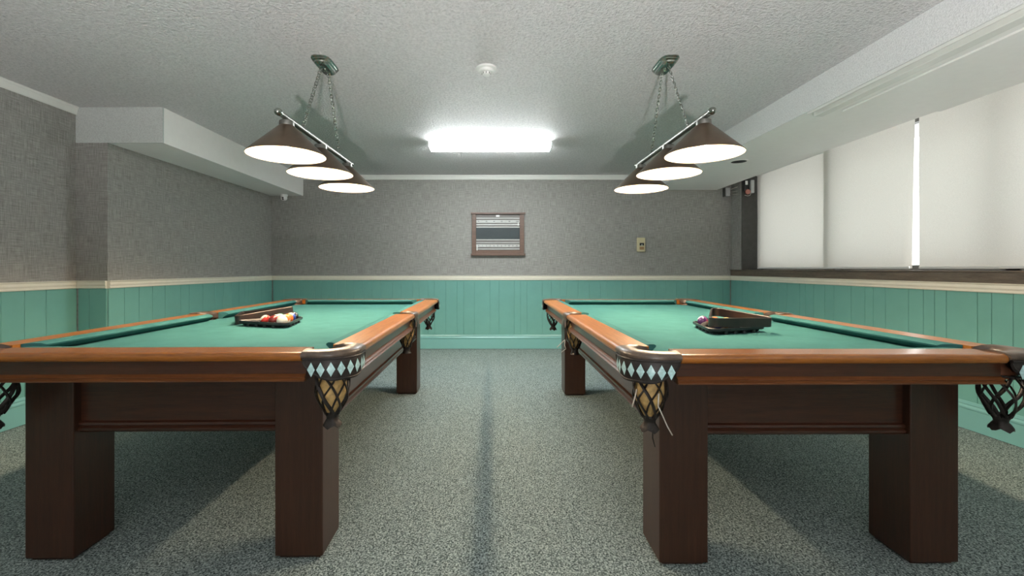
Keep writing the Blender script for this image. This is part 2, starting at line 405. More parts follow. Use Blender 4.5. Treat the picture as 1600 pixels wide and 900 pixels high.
# ------------------------------------------------------------------ pool table
WT, LT, HT = 1.39, 2.725, .792
SI, EI = .155, .17            # leg set back from the side and the end
def corner_path(n=22):
    """outer path around one corner in inset coords (a from side, b from end): returns list of inset pairs"""
    out = []; r = .105; s = .165
    out.append((s, -.001)); out.append((.14, -.003))
    for k in range(n+1):
        th = PI/2*k/n
        out.append((r-(r+.004)*math.sin(th), r-(r+.004)*math.cos(th)))
    out.append((-.003, .14)); out.append((-.001, s))
    return out
def pool_table(label, loc, rz, liner_corner, lace_corner):
    T = thing('pool_table', label, 'pool table', loc, rz, None)
    hx, hy = WT/2, LT/2
    # legs
    lw = .175; ld = .185
    for sx in (-1, 1):
        for sy in (-1, 1):
            bm = BM(); xs = sorted((sx*(hx-SI), sx*(hx-SI-lw))); ys = sorted((sy*(hy-EI), sy*(hy-EI-ld)))
            bx(bm, xs[0], xs[1], ys[0], ys[1], .012, .7145)
            bx(bm, xs[0]+.012, xs[1]-.012, ys[0]+.012, ys[1]-.012, 0, .012)
            obj('leg', bm, WZ, T, bev=.004)
    # lower beams
    pe = [(0, .700), (0, .505), (-.010, .500), (-.012, .492), (-.006, .488), (-.014, .480), (-.015, .473), (-.006, .468), (-.004, .464), (.026, .464), (.026, .700)]
    for sy in (-1, 1):
        bm = BM(); prism(bm, pe, lambda d, t, z: (t, sy*(hy-EI-.032-d), z), -(hx-SI-lw), hx-SI-lw)
        obj('end_beam', bm, WX, T, smooth=30)
    for sx in (-1, 1):
        bm = BM(); prism(bm, pe, lambda d, t, z: (sx*(hx-SI-.022-d), t, z), -(hy-EI-ld), hy-EI-ld)
        obj('side_beam', bm, WY, T, smooth=30)
    # aprons
    pa = [(.030, .760), (.030, .693), (.060, .693), (.060, .760)]
    pm = [(.0295, .716), (.022, .712), (.016, .707), (.020, .703), (.012, .698), (.014, .693), (.0295, .692)]
    CC = .160; MG = .062
    for sy in (-1, 1):
        bm = BM(); prism(bm, pa, lambda d, t, z: (t, sy*(hy-d), z), -(hx-CC), hx-CC); ap = obj('apron', bm, WX, T, smooth=30); bm = BM(); prism(bm, pm, lambda d, t, z: (t, sy*(hy-d), z), -(hx-CC), hx-CC); obj('moulding', bm, MX, ap, smooth=30)
    for sx in (-1, 1):
        for (a, b_) in ((-(hy-CC), -MG), (MG, hy-CC)):
            bm = BM(); prism(bm, pa, lambda d, t, z: (sx*(hx-d), t, z), a, b_); ap = obj('apron', bm, WY, T, smooth=30); bm = BM(); prism(bm, pm, lambda d, t, z: (sx*(hx-d), t, z), a, b_); obj('moulding', bm, MY, ap, smooth=30)
    # rails and cushions
    pr = [(.030, .7605), (.015, .7605), (.0065, .764), (.0015, .770), (0, .777), (.0015, .783), (.006, .788), (.014, .7915), (.024, HT), (.115, HT), (.115, .752), (.06, .752), (.06, .760)]
    pc = [(.1155, HT-.0005), (.135, HT), (.156, .789), (.167, .783), (.166, .777), (.150, .768), (.135, .753), (.1155, .753)]
    def cushion(frame, l0, l1, e0, e1, par):
        bm = BM(); A = []; B_ = []
        for d, z in pc:
            k = (d-.1155)/.0515
            A.append(bm.verts.new(frame(d, l0+e0*k, z))); B_.append(bm.verts.new(frame(d, l1-e1*k, z)))
        n = len(pc)
        for i in range(n): bm.faces.new((A[i], A[(i+1) % n], B_[(i+1) % n], B_[i]))
        bm.faces.new(A); bm.faces.new(B_)
        return obj('cushion', bm, FELT, par, smooth=50)
    for sy in (-1, 1):
        bm = BM(); prism(bm, pr, lambda d, t, z: (t, sy*(hy-d), z), -(hx-.166), hx-.166)
        r = obj('rail', bm, RX, T, smooth=40)
        cushion(lambda d, t, z: (t, sy*(hy-d), z), -(hx-.195), hx-.195, .045, .045, r)
    for sx in (-1, 1):
        for (a, b_, e0, e1) in ((-(hy-.166), -.066, .045, .02), (.066, hy-.166, .02, .045)):
            bm = BM(); prism(bm, pr, lambda d, t, z: (sx*(hx-d), t, z), a, b_)
            r = obj('rail', bm, RY, T, smooth=40)
            a2 = a-(.029*-1) if abs(a) > .5 else a-.004; b2 = b_-.029 if abs(b_) > .5 else b_+.004
            cushion(lambda d, t, z: (sx*(hx-d), t, z), a2, b2, e0, e1, r)
    # bed with pocket notches
    pts = []; ib = .1165; pr_ = .068; cc = .128
    def arc(cx, cy, r, a0, a1, n=10): return [(cx+r*math.cos(a0+(a1-a0)*k/n), cy+r*math.sin(a0+(a1-a0)*k/n)) for k in range(n+1)]
    bxh, byh = hx-ib, hy-ib; cx, cy = hx-cc, hy-cc
    dx = math.acos(min(1, (bxh-cx)/pr_)); 
    # corner (+,+): enter from right edge going up
    def cpts(sx, sy):
        q = arc(cx, cy, pr_, -dx, -(2*PI-PI/2-dx), 14) if False else None
        a_s = -dx; a_e = -(2*PI)+PI/2+dx      # clockwise through the inside
        return [(sx*x, sy*y) for x, y in arc(cx, cy, pr_, a_s, a_e, 16)]
    def mid(sx):
        c0 = hx-.075; rr = .056; a = math.acos(max(-1, min(1, (bxh-c0)/rr)))
        return [(sx*x, y) for x, y in arc(c0, 0, rr, -a if (bxh-c0) > -rr else 0, -(2*PI)+a, 12)]
    pts += mid(1)
    pts += cpts(1, 1); pts += cpts(-1, 1)[::-1]
    pts += mid(-1)[::-1]
    pts += cpts(-1, -1); pts += cpts(1, -1)[::-1]
    bm = BM(); poly_extrude(bm, pts, .7155, .7515, 0, 1)
    bmesh.ops.triangulate(bm, faces=[f for f in bm.faces if len(f.verts) > 4])
    obj('bed_cloth', bm, [FELT, LEATH], T)
    # pockets
    path = corner_path()
    for sx in (-1, 1):
        for sy in (-1, 1):
            near = sy < 0
            def C(a, b_, z): return (sx*(hx-a), sy*(hy-b_), z)
            bm = BM(); n = len(path)
            ic = (.128, .128); ri = .060; secs = []
            for i, (a, b_) in enumerate(path):
                th = -PI/2-.42 + (PI/2+.84)*i/(n-1) if False else None
                t = i/(n-1)
                ang = math.radians(-62 - (270-2*62-62+62-0)*0)      # placeholder, replaced below
                # angle sweeps from facing the end rail to facing the side rail
                ang = math.radians(300 - 150*t)      # in inset coords: 270 faces the end (b=0), 180 faces the side (a=0)
                ia, ib_ = ic[0]+ri*math.cos(ang), ic[1]+ri*math.sin(ang)
                if i == 0: ia, ib_ = .1655, .118
                if i == n-1: ia, ib_ = .118, .1655
                sec = []
                for k, (f, z) in enumerate(((0.04, .774), (-.02, .776), (-.05, .782), (-.02, .790), (.12, .7965), (.38, .799), (.65, .797), (.88, .791), (1.0, .780), (1.0, .757))):
                    sec.append(bm.verts.new(C(a+(ia-a)*f, b_+(ib_-b_)*f, z)))
                secs.append(sec)
            for i in range(n-1):
                for k in range(10):
                    bm.faces.new((secs[i][k], secs[i][(k+1) % 10], secs[i+1][(k+1) % 10], secs[i+1][k]))
            bm.faces.new(secs[0]); bm.faces.new(secs[-1])
            P = obj('corner_pocket', bm, LEATHR, T, smooth=45)
            # inner lining of the pocket throat
            bm = BM(); A = []; B_ = []
            for k in range(15):
                an = math.radians(300-150*k/14)
                A.append(bm.verts.new(C(ic[0]+.0655*math.cos(an), ic[1]+.0655*math.sin(an), .757)))
                B_.append(bm.verts.new(C(.10+.052*math.cos(an), .10+.052*math.sin(an), .700)))
            A2 = [bm.verts.new(v.co+Vector((sx*.003, sy*.003, 0))) for v in A]; B2 = [bm.verts.new(v.co+Vector((sx*.003, sy*.003, 0))) for v in B_]
            for k in range(14):
                bm.faces.new((A[k], A[k+1], B_[k+1], B_[k])); bm.faces.new((A2[k], A2[k+1], B2[k+1], B2[k]))
                bm.faces.new((A[k], A[k+1], A2[k+1], A2[k])); bm.faces.new((B_[k], B_[k+1], B2[k+1], B2[k]))
            obj('pocket_lining', bm, LEATHB, P, smooth='all')
            # shield with diamond inlays
            # resample the outer path
            pts_ = [Vector((a, b_)) for a, b_ in path]; cum = [0]
            for i in range(1, len(pts_)): cum.append(cum[-1]+(pts_[i]-pts_[i-1]).length)
            Lp = cum[-1]
            def at(s):
                s = max(0, min(Lp-1e-6, s))
                for i in range(len(cum)-1):
                    if cum[i+1] >= s:
                        f = (s-cum[i])/(cum[i+1]-cum[i]+1e-9); p = pts_[i].lerp(pts_[i+1], f); tg = (pts_[i+1]-pts_[i]).normalized()
                        return p, Vector((-tg.y, tg.x))
                return pts_[-1], Vector((0, 1))
            def SP(s, z, out=0):
                p, nn = at(s)
                if nn.dot(Vector((.2, .2))-p) > 0: nn = -nn
                q = p+nn*out
                # belly of the shield
                return C(q.x, q.y, z)
            bm = BM(); m_ = 44; F = []; Bk = []
            def zb(t): return .758-.064*max(0, math.sin(PI*t))**.55*(1-.05*math.cos(PI*4*t))
            def outw(t, f): return .001+.007*math.sin(PI*min(1, f*1.1))*math.sin(PI*t)
            for i in range(m_+1):
                t = i/m_; s = .006+(Lp-.012)*t
                F.append([bm.verts.new(SP(s, .776-(.776-zb(t))*f, outw(t, f))) for f in (0, .25, .5, .75, 1)])
                Bk.append([bm.verts.new(SP(s, .776-(.776-zb(t))*f, outw(t, f)-.006)) for f in (0, .25, .5, .75, 1)])
            for i in range(m_):
                for k in range(4):
                    bm.faces.new((F[i][k], F[i][k+1], F[i+1][k+1], F[i+1][k])); bm.faces.new((Bk[i][k], Bk[i][k+1], Bk[i+1][k+1], Bk[i+1][k]))
                bm.faces.new((F[i][4], F[i+1][4], Bk[i+1][4], Bk[i][4])); bm.faces.new((F[i][0], F[i+1][0], Bk[i+1][0], Bk[i][0]))
            for E in (0, m_):
                for k in range(4): bm.faces.new((F[E][k], F[E][k+1], Bk[E][k+1], Bk[E][k]))
            # diamonds (slightly proud of the leather)
            nd = 8
            for k in range(nd):
                s = Lp*(.125+.75*k/(nd-1)); t = s/Lp; hw = .0128; hh = .0245; zc = .737; 
                c4 = [SP(s-hw, zc, outw(t, .5)+.0012), SP(s, zc+hh, outw(t, .2)+.0012), SP(s+hw, zc, outw(t, .5)+.0012), SP(s, zc-hh, outw(t, .8)+.0012)]
                vc = bm.verts.new(SP(s, zc, outw(t, .5)+.0032)); v4 = [bm.verts.new(q) for q in c4]
                for i in range(4):
                    f = bm.faces.new((v4[i], v4[(i+1) % 4], vc)); f.material_index = 1
            # stitched rim
            tube(bm, [SP(.006+(Lp-.012)*i/m_, zb(i/m_)+.006, outw(i/m_, .93)+.001) for i in range(m_+1)], .0024, 6)
            tube(bm, [SP(.006+(Lp-.012)*i/m_, .771, .003) for i in range(m_+1)], .0035, 6)
            obj('pocket_shield', bm, [LEATH, PEARL], P, smooth=50)
            # net
            shifted = (liner_corner > 0 and sx < 0)
            nc = C(.132, .080, 0) if shifted else C(.092, .090, 0); ztop, zbot = .702, .566; NR = 1.2 if shifted else 1.0
            def rad(f): return NR*(.050+.005*math.sin(PI*min(1, f*1.2))-.026*max(0, f-.5)**1.6/.5**1.6)
            bm = BM(); K = 7
            rnd = random.Random(sx*3+sy)
            for dr in (1, -1):
                for k in range(K):
                    ph = 2*PI*k/K; pp = []
                    for i in range(15):
                        f = i/14; an = ph+dr*f*2*PI/K*1.75+.05*math.sin(f*9+k)
                        rr = rad(f)+dr*.0016
                        pp.append((nc[0]+rr*math.cos(an), nc[1]+rr*math.sin(an), ztop+.012-(ztop+.012-zbot)*f))
                    tube(bm, pp, .0062, 6, .45)
            tube(bm, [(nc[0]+.053*math.cos(2*PI*k/24), nc[1]+.053*math.sin(2*PI*k/24), ztop+.008) for k in range(24)], .004, 6, closed=True)
            obj('net', bm, LEATH, P, smooth=50)
            bm = BM(); prof = [(.024, .006), (.027, 0), (.021, -.010), (.019, -.018), (.024, -.028), (.032, -.040), (.033, -.044), (.028, -.044), (.012, -.030), (0, -.03)]
            lathe(bm, prof, 18, 0, (nc[0], nc[1], zbot))
            for v in bm.verts:
                if v.co.z < zbot-.02:
                    an = math.atan2(v.co.y-nc[1], v.co.x-nc[0]); v.co.z += .006*math.sin(an*5+sx); 
            obj('net_tie', bm, LEATH, P, smooth=60)
            if near and sx == liner_corner:
                bm = BM(); rr = .0
                lathe(bm, [(rad(f)-.0065, ztop-(ztop-zbot)*f) for f in [i/10 for i in range(11)]], 24, 0, (nc[0], nc[1], 0))
                obj('tan_lining', bm, TAN, P, smooth='all')
                P.children[-1]['label'] = 'tan leather lining inside the net'
            if near and sx == lace_corner:
                for (dx_, dy_, z0, pts2) in ((sx*-.01, -.058, .66, [(0, 0, 0), (-.004, -.006, -.04), (.012, -.008, -.075), (.026, -.004, -.105), (.042, -.008, -.135)]),
                                             (-.05, -.02, .665, [(0, 0, 0), (-.008, -.006, -.025), (-.018, -.006, -.06)])):
                    bm = BM(); tube(bm, [(nc[0]+dx_+p[0]*(1), nc[1]+dy_+p[1], z0+p[2]) for p in pts2], .0022, 6)
                    obj('loose_lace', bm, LACE, P, smooth='all')
                bm = BM(); tube(bm, [(nc[0]+.0, nc[1]-.03, .53), (nc[0]-.002, nc[1]-.034, .505), (nc[0]+.006, nc[1]-.034, .475)], .0022, 6); obj('loose_lace', bm, LEATH, P, smooth='all')
    # side pockets
    for sx in (-1, 1):
        def C(a, b_, z): return (sx*(hx-a), b_, z)
        bm = BM(); secs = []; n = 21
        for i in range(n):
            t = i/(n-1); b0 = -.0655+.131*t
            o_ = (-.001-.010*math.sin(PI*t), b0)
            an = PI/2+PI*t; an = math.radians(-100-160*t)
            ii = (.080+.052*math.cos(an), .052*math.sin(an))
            if i == 0: ii = (.116, -.0655)
            if i == n-1: ii = (.116, .0655)
            sec = []
            for f, z in ((.05, .757), (-.01, .766), (-.02, .779), (.03, .790), (.2, .7965), (.5, .798), (.85, .792), (1, .78), (1, .757)):
                sec.append(bm.verts.new(C(o_[0]+(ii[0]-o_[0])*f, o_[1]+(ii[1]-o_[1])*f, z)))
            secs.append(sec)
        for i in range(n-1):
            for k in range(9): bm.faces.new((secs[i][k], secs[i][(k+1) % 9], secs[i+1][(k+1) % 9], secs[i+1][k]))
        bm.faces.new(secs[0]); bm.faces.new(secs[-1])
        P = obj('side_pocket', bm, LEATHR, T, smooth=45)
        bm = BM(); rr = .0305
        seg = 20; Rg = []
        for (r_, d_) in ((.030, 0), (.030, .006), (.022, .010), (.010, .012), (0, .0125)):
            Rg.append([bm.verts.new(C(-.004-d_, r_*math.cos(2*PI*k/seg), .733+r_*1.05*math.sin(2*PI*k/seg))) for k in range(seg)] if r_ else [bm.verts.new(C(-.004-d_, 0, .733))])
        for i in range(3):
            for k in range(seg): bm.faces.new((Rg[i][k], Rg[i][(k+1) % seg], Rg[i+1][(k+1) % seg], Rg[i+1][k]))
        for k in range(seg): bm.faces.new((Rg[3][k], Rg[3][(k+1) % seg], Rg[4][0]))
        bm.faces.new(Rg[0])
        obj('pocket_button', bm, STEEL, P, smooth=50)
        bm = BM(); tube(bm, [C(-.002, 0, .758), C(-.002, 0, .765)], .008, 8); 
        bx(bm, *sorted((sx*(hx+.003), sx*(hx-.012))), -.05, .05, .756, .762)
        obj('pocket_iron', bm, LEATH, P)
        nc = C(.062, 0, 0); ztop, zbot = .752, .575
        bm = BM(); K = 8
        def rad(f): return .050+.005*math.sin(PI*min(1, f*1.2))-.026*max(0, f-.4)**1.4/.6**1.4
        for dr in (1, -1):
            for k in range(K):
                pp = []
                for i in range(15):
                    f = i/14; an = 2*PI*k/K+dr*f*2*PI/K*1.9
                    r0 = rad(f)+dr*.0016
                    pp.append((nc[0]+r0*math.cos(an), nc[1]+r0*math.sin(an), ztop-(ztop-zbot)*f))
                tube(bm, pp, .0060, 6, .45)
        obj('net', bm, LEATH, P, smooth=50)
        bm = BM(); lathe(bm, [(.019, .004), (.025, 0), (.019, -.012), (.026, -.032), (.029, -.036), (.012, -.028), (0, -.028)], 16, 0, (nc[0], nc[1], zbot)); obj('net_tie', bm, LEATH, P, smooth=60)
        bm = BM(); lathe(bm, [(rad(f)-.0065, ztop-(ztop-zbot)*f) for f in [i/8 for i in range(9)]], 20, 0, (nc[0], nc[1], 0))
        if sx == liner_corner:
            obj('tan_lining', bm, TAN, P, smooth='all')
            if lace_corner:
                bm = BM(); tube(bm, [C(-.002, -.01, .63), C(.0-.03, -.03, .61), C(-.055, -.045, .59)], .0025, 6); obj('loose_lace', bm, LACE, P, smooth='all')
                bm = BM(); tube(bm, [C(-.002, -.02, .63), C(-.006, -.03, .60), C(.0, -.04, .58), C(-.03, -.05, .56)], .0022, 6); obj('loose_lace', bm, LACE, P, smooth='all')
        else: bm.free()
    return T
TL = pool_table('mahogany pool table with turquoise cloth on the left, neat corner net', (-1.197, 2.86, 0), .0155, 1, 0)
TR = pool_table('mahogany pool table with turquoise cloth on the right, loose laces at its corner net', (1.123, 2.83, 0), .004, -1, -1)

# ------------------------------------------------------------------ trays, racks, balls
ZBED = .7516
def tri_pts(R, rc, a0, n=6):
    """rounded triangle, circumradius R (sharp), corner radius rc, first vertex angle a0"""
    out = []; Rc = R-2*rc
    for k in range(3):
        a = a0+2*PI*k/3; c = Vector((Rc*math.cos(a), Rc*math.sin(a)))
        for i in range(n+1):
            t = a-PI/3+2*PI/3*i/n
            out.append(c+Vector((rc*math.cos(t), rc*math.sin(t))))
    return out
def loft(bm, rings, close=True):
    V = [[bm.verts.new(p) for p in r] for r in rings]; n = len(V[0])
    for i in range(len(V)-1):
        for k in range(n): bm.faces.new((V[i][k], V[i][(k+1) % n], V[i+1][(k+1) % n], V[i+1][k]))
    return V
def tray(label, c, a0):
    t = thing('ball_tray', label, 'ball tray', (c[0], c[1], ZBED+.0004), 0, 'black triangular ball trays')
    def R3(R, rc, z): return [(p.x, p.y, z) for p in tri_pts(R, rc, a0)]
    bm = BM()
    V = loft(bm, [R3(.180, .03, 0), R3(.184, .03, .012), R3(.220, .034, .015), R3(.226, .035, .018), R3(.226, .035, .029), R3(.220, .035, .031), R3(.208, .03, .024), R3(.196, .03, .006)])
    bm.faces.new(V[0]); bm.faces.new(V[-1])
    # scalloped feet round the base
    obj('tray_body', bm, BLACKP, t, smooth=40)
    bm = BM()
    P3 = tri_pts(.198, .03, a0, 1)
    for i in range(len(P3)):
        a = P3[i]; b_ = P3[(i+1) % len(P3)]; m_ = max(1, int((b_-a).length/.05))
        for k in range(m_):
            q = a.lerp(b_, (k+.5)/m_); lathe(bm, [(0, 0), (.011, 0), (.011, .014), (0, .014)], 10, 0, (q.x, q.y, 0))
    obj('base_foot', bm, BLACKP, t, smooth=40)['kind'] = 'stuff'
    return t
def ball_mat(name, c, stripe):
    m, nt, b = new_mat(name)
    tc = N(nt, 'ShaderNodeTexCoord'); sp = N(nt, 'ShaderNodeSeparateXYZ'); nt.links.new(tc.outputs['Object'], sp.inputs[0])
    ab = N(nt, 'ShaderNodeMath', operation='ABSOLUTE'); nt.links.new(sp.outputs['X'], ab.inputs[0])
    if stripe: col = ramp(nt, ab.outputs[0], [(0, c), (.0152, (.80, .76, .66))])
    else: col = ramp(nt, sp.outputs['X'], [(0, c), (.0250, (.80, .76, .66))])
    for nd in nt.nodes:
        if nd.type == 'VALTORGB': nd.color_ramp.interpolation = 'CONSTANT'
    nt.links.new(col, b.inputs['Base Color']); b.inputs['Roughness'].default_value = .12
    b.inputs['Coat Weight'].default_value = .5
    return m
BALLC = dict(yellow=(.80, .46, .05), blue=(.03, .06, .30), red=(.55, .03, .02), purple=(.12, .04, .16), orange=(.80, .18, .03),
             green=(.02, .20, .08), maroon=(.18, .015, .012), black=(.015, .015, .015), white=(.82, .80, .70), peach=(.80, .50, .22))
def ball(c, z, col, stripe, label, rot):
    bm = BM(); bmesh.ops.create_uvsphere(bm, u_segments=28, v_segments=18, radius=.0286)
    k = ('striped_' if stripe else 'solid_')+col+'_ball'
    if k not in MATS: ball_mat(k, BALLC[col], stripe)
    o = obj('pool_ball', bm, MATS[k], None, smooth='all', loc=(c[0], c[1], z), rot=rot)
    return tag(o, label, 'pool ball')
def grid(c, a0):
    """15 ball places, row 0 is the single ball at vertex angle a0"""
    V = [Vector((c[0]+.1335*math.cos(a0+2*PI*k/3), c[1]+.1335*math.sin(a0+2*PI*k/3))) for k in range(3)]
    out = {}
    for i in range(5):
        for j in range(i+1):
            f = i/4; p = V[0]+(V[1]-V[0])*f
            if i: p = V[0]+(V[1]-V[0])*(i-j)/4+(V[2]-V[0])*j/4
            out[(i, j)] = p
    return out
def rack(label, P, h=.052, th=.009, rc=.022, name='triangle_rack'):
    """open triangle frame; P = three bottom corners (3-D)"""
    P = [Vector(p) for p in P]; c = (P[0]+P[1]+P[2])/3
    ex = (P[1]-P[0]).normalized(); nz = ex.cross(P[2]-P[0]).normalized()
    if nz.z < 0: nz = -nz
    ey = nz.cross(ex)
    L2 = [Vector(((p-c).dot(ex), (p-c).dot(ey))) for p in P]
    if (L2[1]-L2[0]).cross(L2[2]-L2[0]) < 0: L2 = [L2[0], L2[2], L2[1]]
    def ring(ins, rr):
        out = []
        for k in range(3):
            p = L2[k]; a = (L2[k-1]-p).normalized(); b_ = (L2[(k+1) % 3]-p).normalized(); bi = (a+b_).normalized()
            half = math.acos(max(-1, min(1, a.dot(b_))))/2
            cc = p+bi*((rr+ins)/math.sin(half))
            s = -a*0
            n0 = Vector((-a.y, a.x)); n0 = n0 if n0.dot(cc-p) < 0 else -n0
            n1 = Vector((-b_.y, b_.x)); n1 = n1 if n1.dot(cc-p) < 0 else -n1
            t0 = math.atan2(n0.y, n0.x); t1 = math.atan2(n1.y, n1.x); dlt = (t1-t0+PI) % (2*PI)-PI
            for i in range(8):
                t = t0+dlt*i/7; out.append(cc+Vector((math.cos(t), math.sin(t)))*rr)
        return out
    o_, i_ = ring(0, rc), ring(th, rc-th)
    bm = BM()
    rings = [[(p.x, p.y, z) for p in r] for r, z in ((o_, 0.001), (o_, h-.002), (ring(.002, rc-.002), h), (ring(th-.002, rc-th+.002), h), (i_, h-.002), (i_, 0.001))]
    V = loft(bm, rings+[rings[0]])
    bmesh.ops.remove_doubles(bm, verts=bm.verts[:], dist=1e-5)
    M = Matrix((ex, ey, nz)).transposed().to_4x4(); M.translation = c
    o = obj(name, bm, BLACKR, None, smooth=40); o.matrix_world = M
    return tag(o, label, 'ball rack')
cl = (-1.248, 2.575); al = math.radians(190)
tray('black triangular ball tray resting on the left pool table', cl, al)
G = grid(cl, al); zb_ = ZBED+.0068+.0286
# vertex 0 = left (190), 1 = near right (310), 2 = far right (70); visible ones lie between the near edge and the rack wall
for (key, col, st, lab, rot) in (
    ((2, 0), 'red', True, 'red striped ball left of the maroon one in the left tray', (.4, .8, .3)),
    ((3, 0), 'maroon', False, 'maroon ball at the near edge of the left tray', (0, .5, -1.0)),
    ((4, 0), 'white', False, 'plain white ball in the near corner of the left tray', (0, 1, 0)),
    ((4, 1), 'orange', True, 'orange striped ball on the right edge of the left tray', (.9, .9, .2)),
    ((4, 2), 'orange', False, 'solid orange red ball behind the striped one, left tray', (0, 0, 1)),
    ((4, 3), 'blue', True, 'blue striped ball near the far right corner of the left tray', (.3, .9, 1.2)),
    ((4, 4), 'black', False, 'black ball in the far right corner of the left tray', (0, -.3, -1.0)),
    ((3, 1), 'peach', True, 'pale peach ball behind the maroon one in the left tray', (.2, 1.2, 0)),
    ((3, 2), 'green', True, 'green striped ball in the middle of the left tray', (.5, .2, 1.9))):
    ball(G[key], zb_, col, st, lab, rot)
rack('dark triangle rack leaning against the left ball tray', [(-1.460, 2.540, .7530), (-1.230, 2.835, .7900), (-1.585, 2.840, .7525)])
cr = (1.165, 2.335); ar = math.radians(350)
tray('black triangular ball tray under the rack on the right pool table', cr, ar)
G = grid(cr, ar)
# vertex 0 = right (350), 1 = far left (110), 2 = near left (230)
for (key, col, st, lab, rot) in (
    ((4, 0), 'purple', True, 'purple striped ball at the far left corner of the right tray', (.5, .9, -1.2)),
    ((3, 0), 'orange', False, 'orange red ball leftmost of three seen through the right rack', (0, 0, 2)),
    ((2, 0), 'peach', False, 'peach ball in the middle of three seen through the right rack', (0, 0, 2)),
    ((1, 0), 'yellow', True, 'yellow ball rightmost of three seen through the right rack', (.2, .2, 1.2)),
    ((3, 1), 'blue', False, 'blue ball behind the rack front in the right tray', (0, 0, 2)),
    ((2, 2), 'black', False, 'black ball near the front of the right tray', (0, 0, 1))):
    ball(G[key], zb_, col, st, lab, rot)
rack('dark brown triangle rack lying tilted on top of the right ball tray', [(1.030, 2.215, .7836), (1.382, 2.230, .7836), (1.214, 2.570, .8110)], h=.046, rc=.034)

# ------------------------------------------------------------------ pendant lamps
def pendant(label, x, ys, ztop_bar=1.852, zrim=1.657, mirror=1, cx=None):
    T = thing('billiard_pendant_light', label, 'pendant lamp', (x, ys[1], ZC), 0, 'three-shade billiard lights over the tables')
    y0 = ys[1]
    def L(px, py, pz): return (px-x, py-y0, pz-ZC)
    cyc = 2.77-y0
    # canopy
    bm = BM(); rings = []
    for (a, b_, z) in ((.058, .118, -.001), (.058, .118, -.006), (.051, .109, -.010), (.051, .109, -.016), (.041, .098, -.022), (.040, .096, -.030), (.030, .085, -.038)):
        r = []
        for (sx, sy) in ((1, 1), (-1, 1), (-1, -1), (1, -1)):
            for k in range(4):
                t = k/3; an = {(1, 1): 0, (-1, 1): PI/2, (-1, -1): PI, (1, -1): 1.5*PI}[(sx, sy)]+t*PI/2
                rc = .036*a/.058
                r.append((sx*(a-rc)+rc*math.cos(an)+(cx-x), sy*(b_-rc*1.8)+rc*1.8*math.sin(an)+cyc, z))
        rings.append(r)
    V = loft(bm, rings); bm.faces.new(V[0]); bm.faces.new(V[-1])
    lathe(bm, [(.012, -.036), (.012, -.046), (.006, -.05), (0, -.05)], 14, 0, (cx-x, cyc, 0))
    obj('canopy', bm, NICKEL, T, smooth=35)
    zb = ztop_bar
    ya, yb = ys[0]-.085, ys[2]+.085
    bm = BM(); tube(bm, [L(x, ya, zb-.004), L(x, yb, zb-.004)], .0145, 18); obj('bar', bm, STEEL, T, smooth=40)
    for yy in (ya, yb):
        bm = BM(); s = -1 if yy == ya else 1
        pr = [(0, -.006), (.0165, -.006), (.0185, 0), (.0185, .010), (.016, .018), (.010, .026), (0, .029)]
        lathe(bm, pr, 20)
        obj('end_cap', bm, NICKEL, T, smooth=50, loc=L(x, yy, zb-.004), rot=(-s*PI/2, 0, 0))
    # chains
    for (yt, ybm) in ((2.715, 2.55), (2.825, 3.13)):
        A = Vector(L(cx, yt, ZC-.040)); B_ = Vector(L(x, ybm, zb+.022)); d = B_-A; n = int(d.length/.0205); u = d.normalized()
        bm = BM(); side = u.cross(Vector((1, 0, 0))).normalized(); sd2 = u.cross(side).normalized()
        for i in range(n):
            c = A+d*((i+.5)/n); w = (side if i % 2 else sd2); w = (w+(sd2 if i % 2 else side)*.35).normalized(); pp = []
            for k in range(14):
                an = 2*PI*k/14; pp.append(c+u*(.0150*math.cos(an))+w*(.0090*math.sin(an)))
            tube(bm, pp, .0023, 6, closed=True)
        tube(bm, [A+Vector((0, 0, .014)), A], .002, 6)
        obj('chain', bm, NICKEL, T, smooth='all')
        bm = BM(); tube(bm, [B_+Vector((0, .012*math.cos(2*PI*k/16), -.006+.014*math.sin(2*PI*k/16))) for k in range(16)], .0022, 6, closed=True)
        obj('hanging_loop', bm, STEEL, T, smooth='all')
    # shades
    for k, yy in enumerate(ys):
        o = L(x, yy, zrim)
        hz = .155; R = .192
        bm = BM()
        prof = [(.030, hz), (.036, hz-.004), (R-.004, .004), (R, .0), (R-.001, -.004), (R-.004, -.002), (R-.008, .0035), (.034, hz-.010), (.022, hz-.004)]
        lathe(bm, prof, 56, lambda i: 0 if i < 4 else 1, (0, 0, 0))
        sh = obj('shade', bm, [BRONZE, ENAMEL], T, smooth=45, loc=o)
        bm = BM(); lathe(bm, [(.0, hz-.006), (.036, hz-.006), (.037, hz), (.036, hz+.018), (.026, hz+.024), (.014, hz+.026), (.012, hz+.032), (.0, hz+.032)], 28)
        obj('shade_cap', bm, STEEL, sh, smooth=40)
        bm = BM(); lathe(bm, [(0, .038), (.012, .040), (.024, .050), (.030, .064), (.028, .078), (.020, .094), (.014, .106), (0, .106)], 22)
        obj('bulb', bm, BULBM, sh, smooth='all')
        bm = BM(); lathe(bm, [(0, .107), (.017, .107), (.019, .112), (.019, .146), (0, .146)], 18)
        obj('bulb_socket', bm, WHITEP, sh, smooth=40)
    return T
pendant('three-shade bronze billiard light hanging on chains over the left table', -1.08, (2.348, 2.802, 3.296), cx=-1.04)
pendant('three-shade bronze billiard light hanging on chains over the right table', 1.072, (2.348, 2.828, 3.366), cx=1.03, zrim=1.662, ztop_bar=1.857)

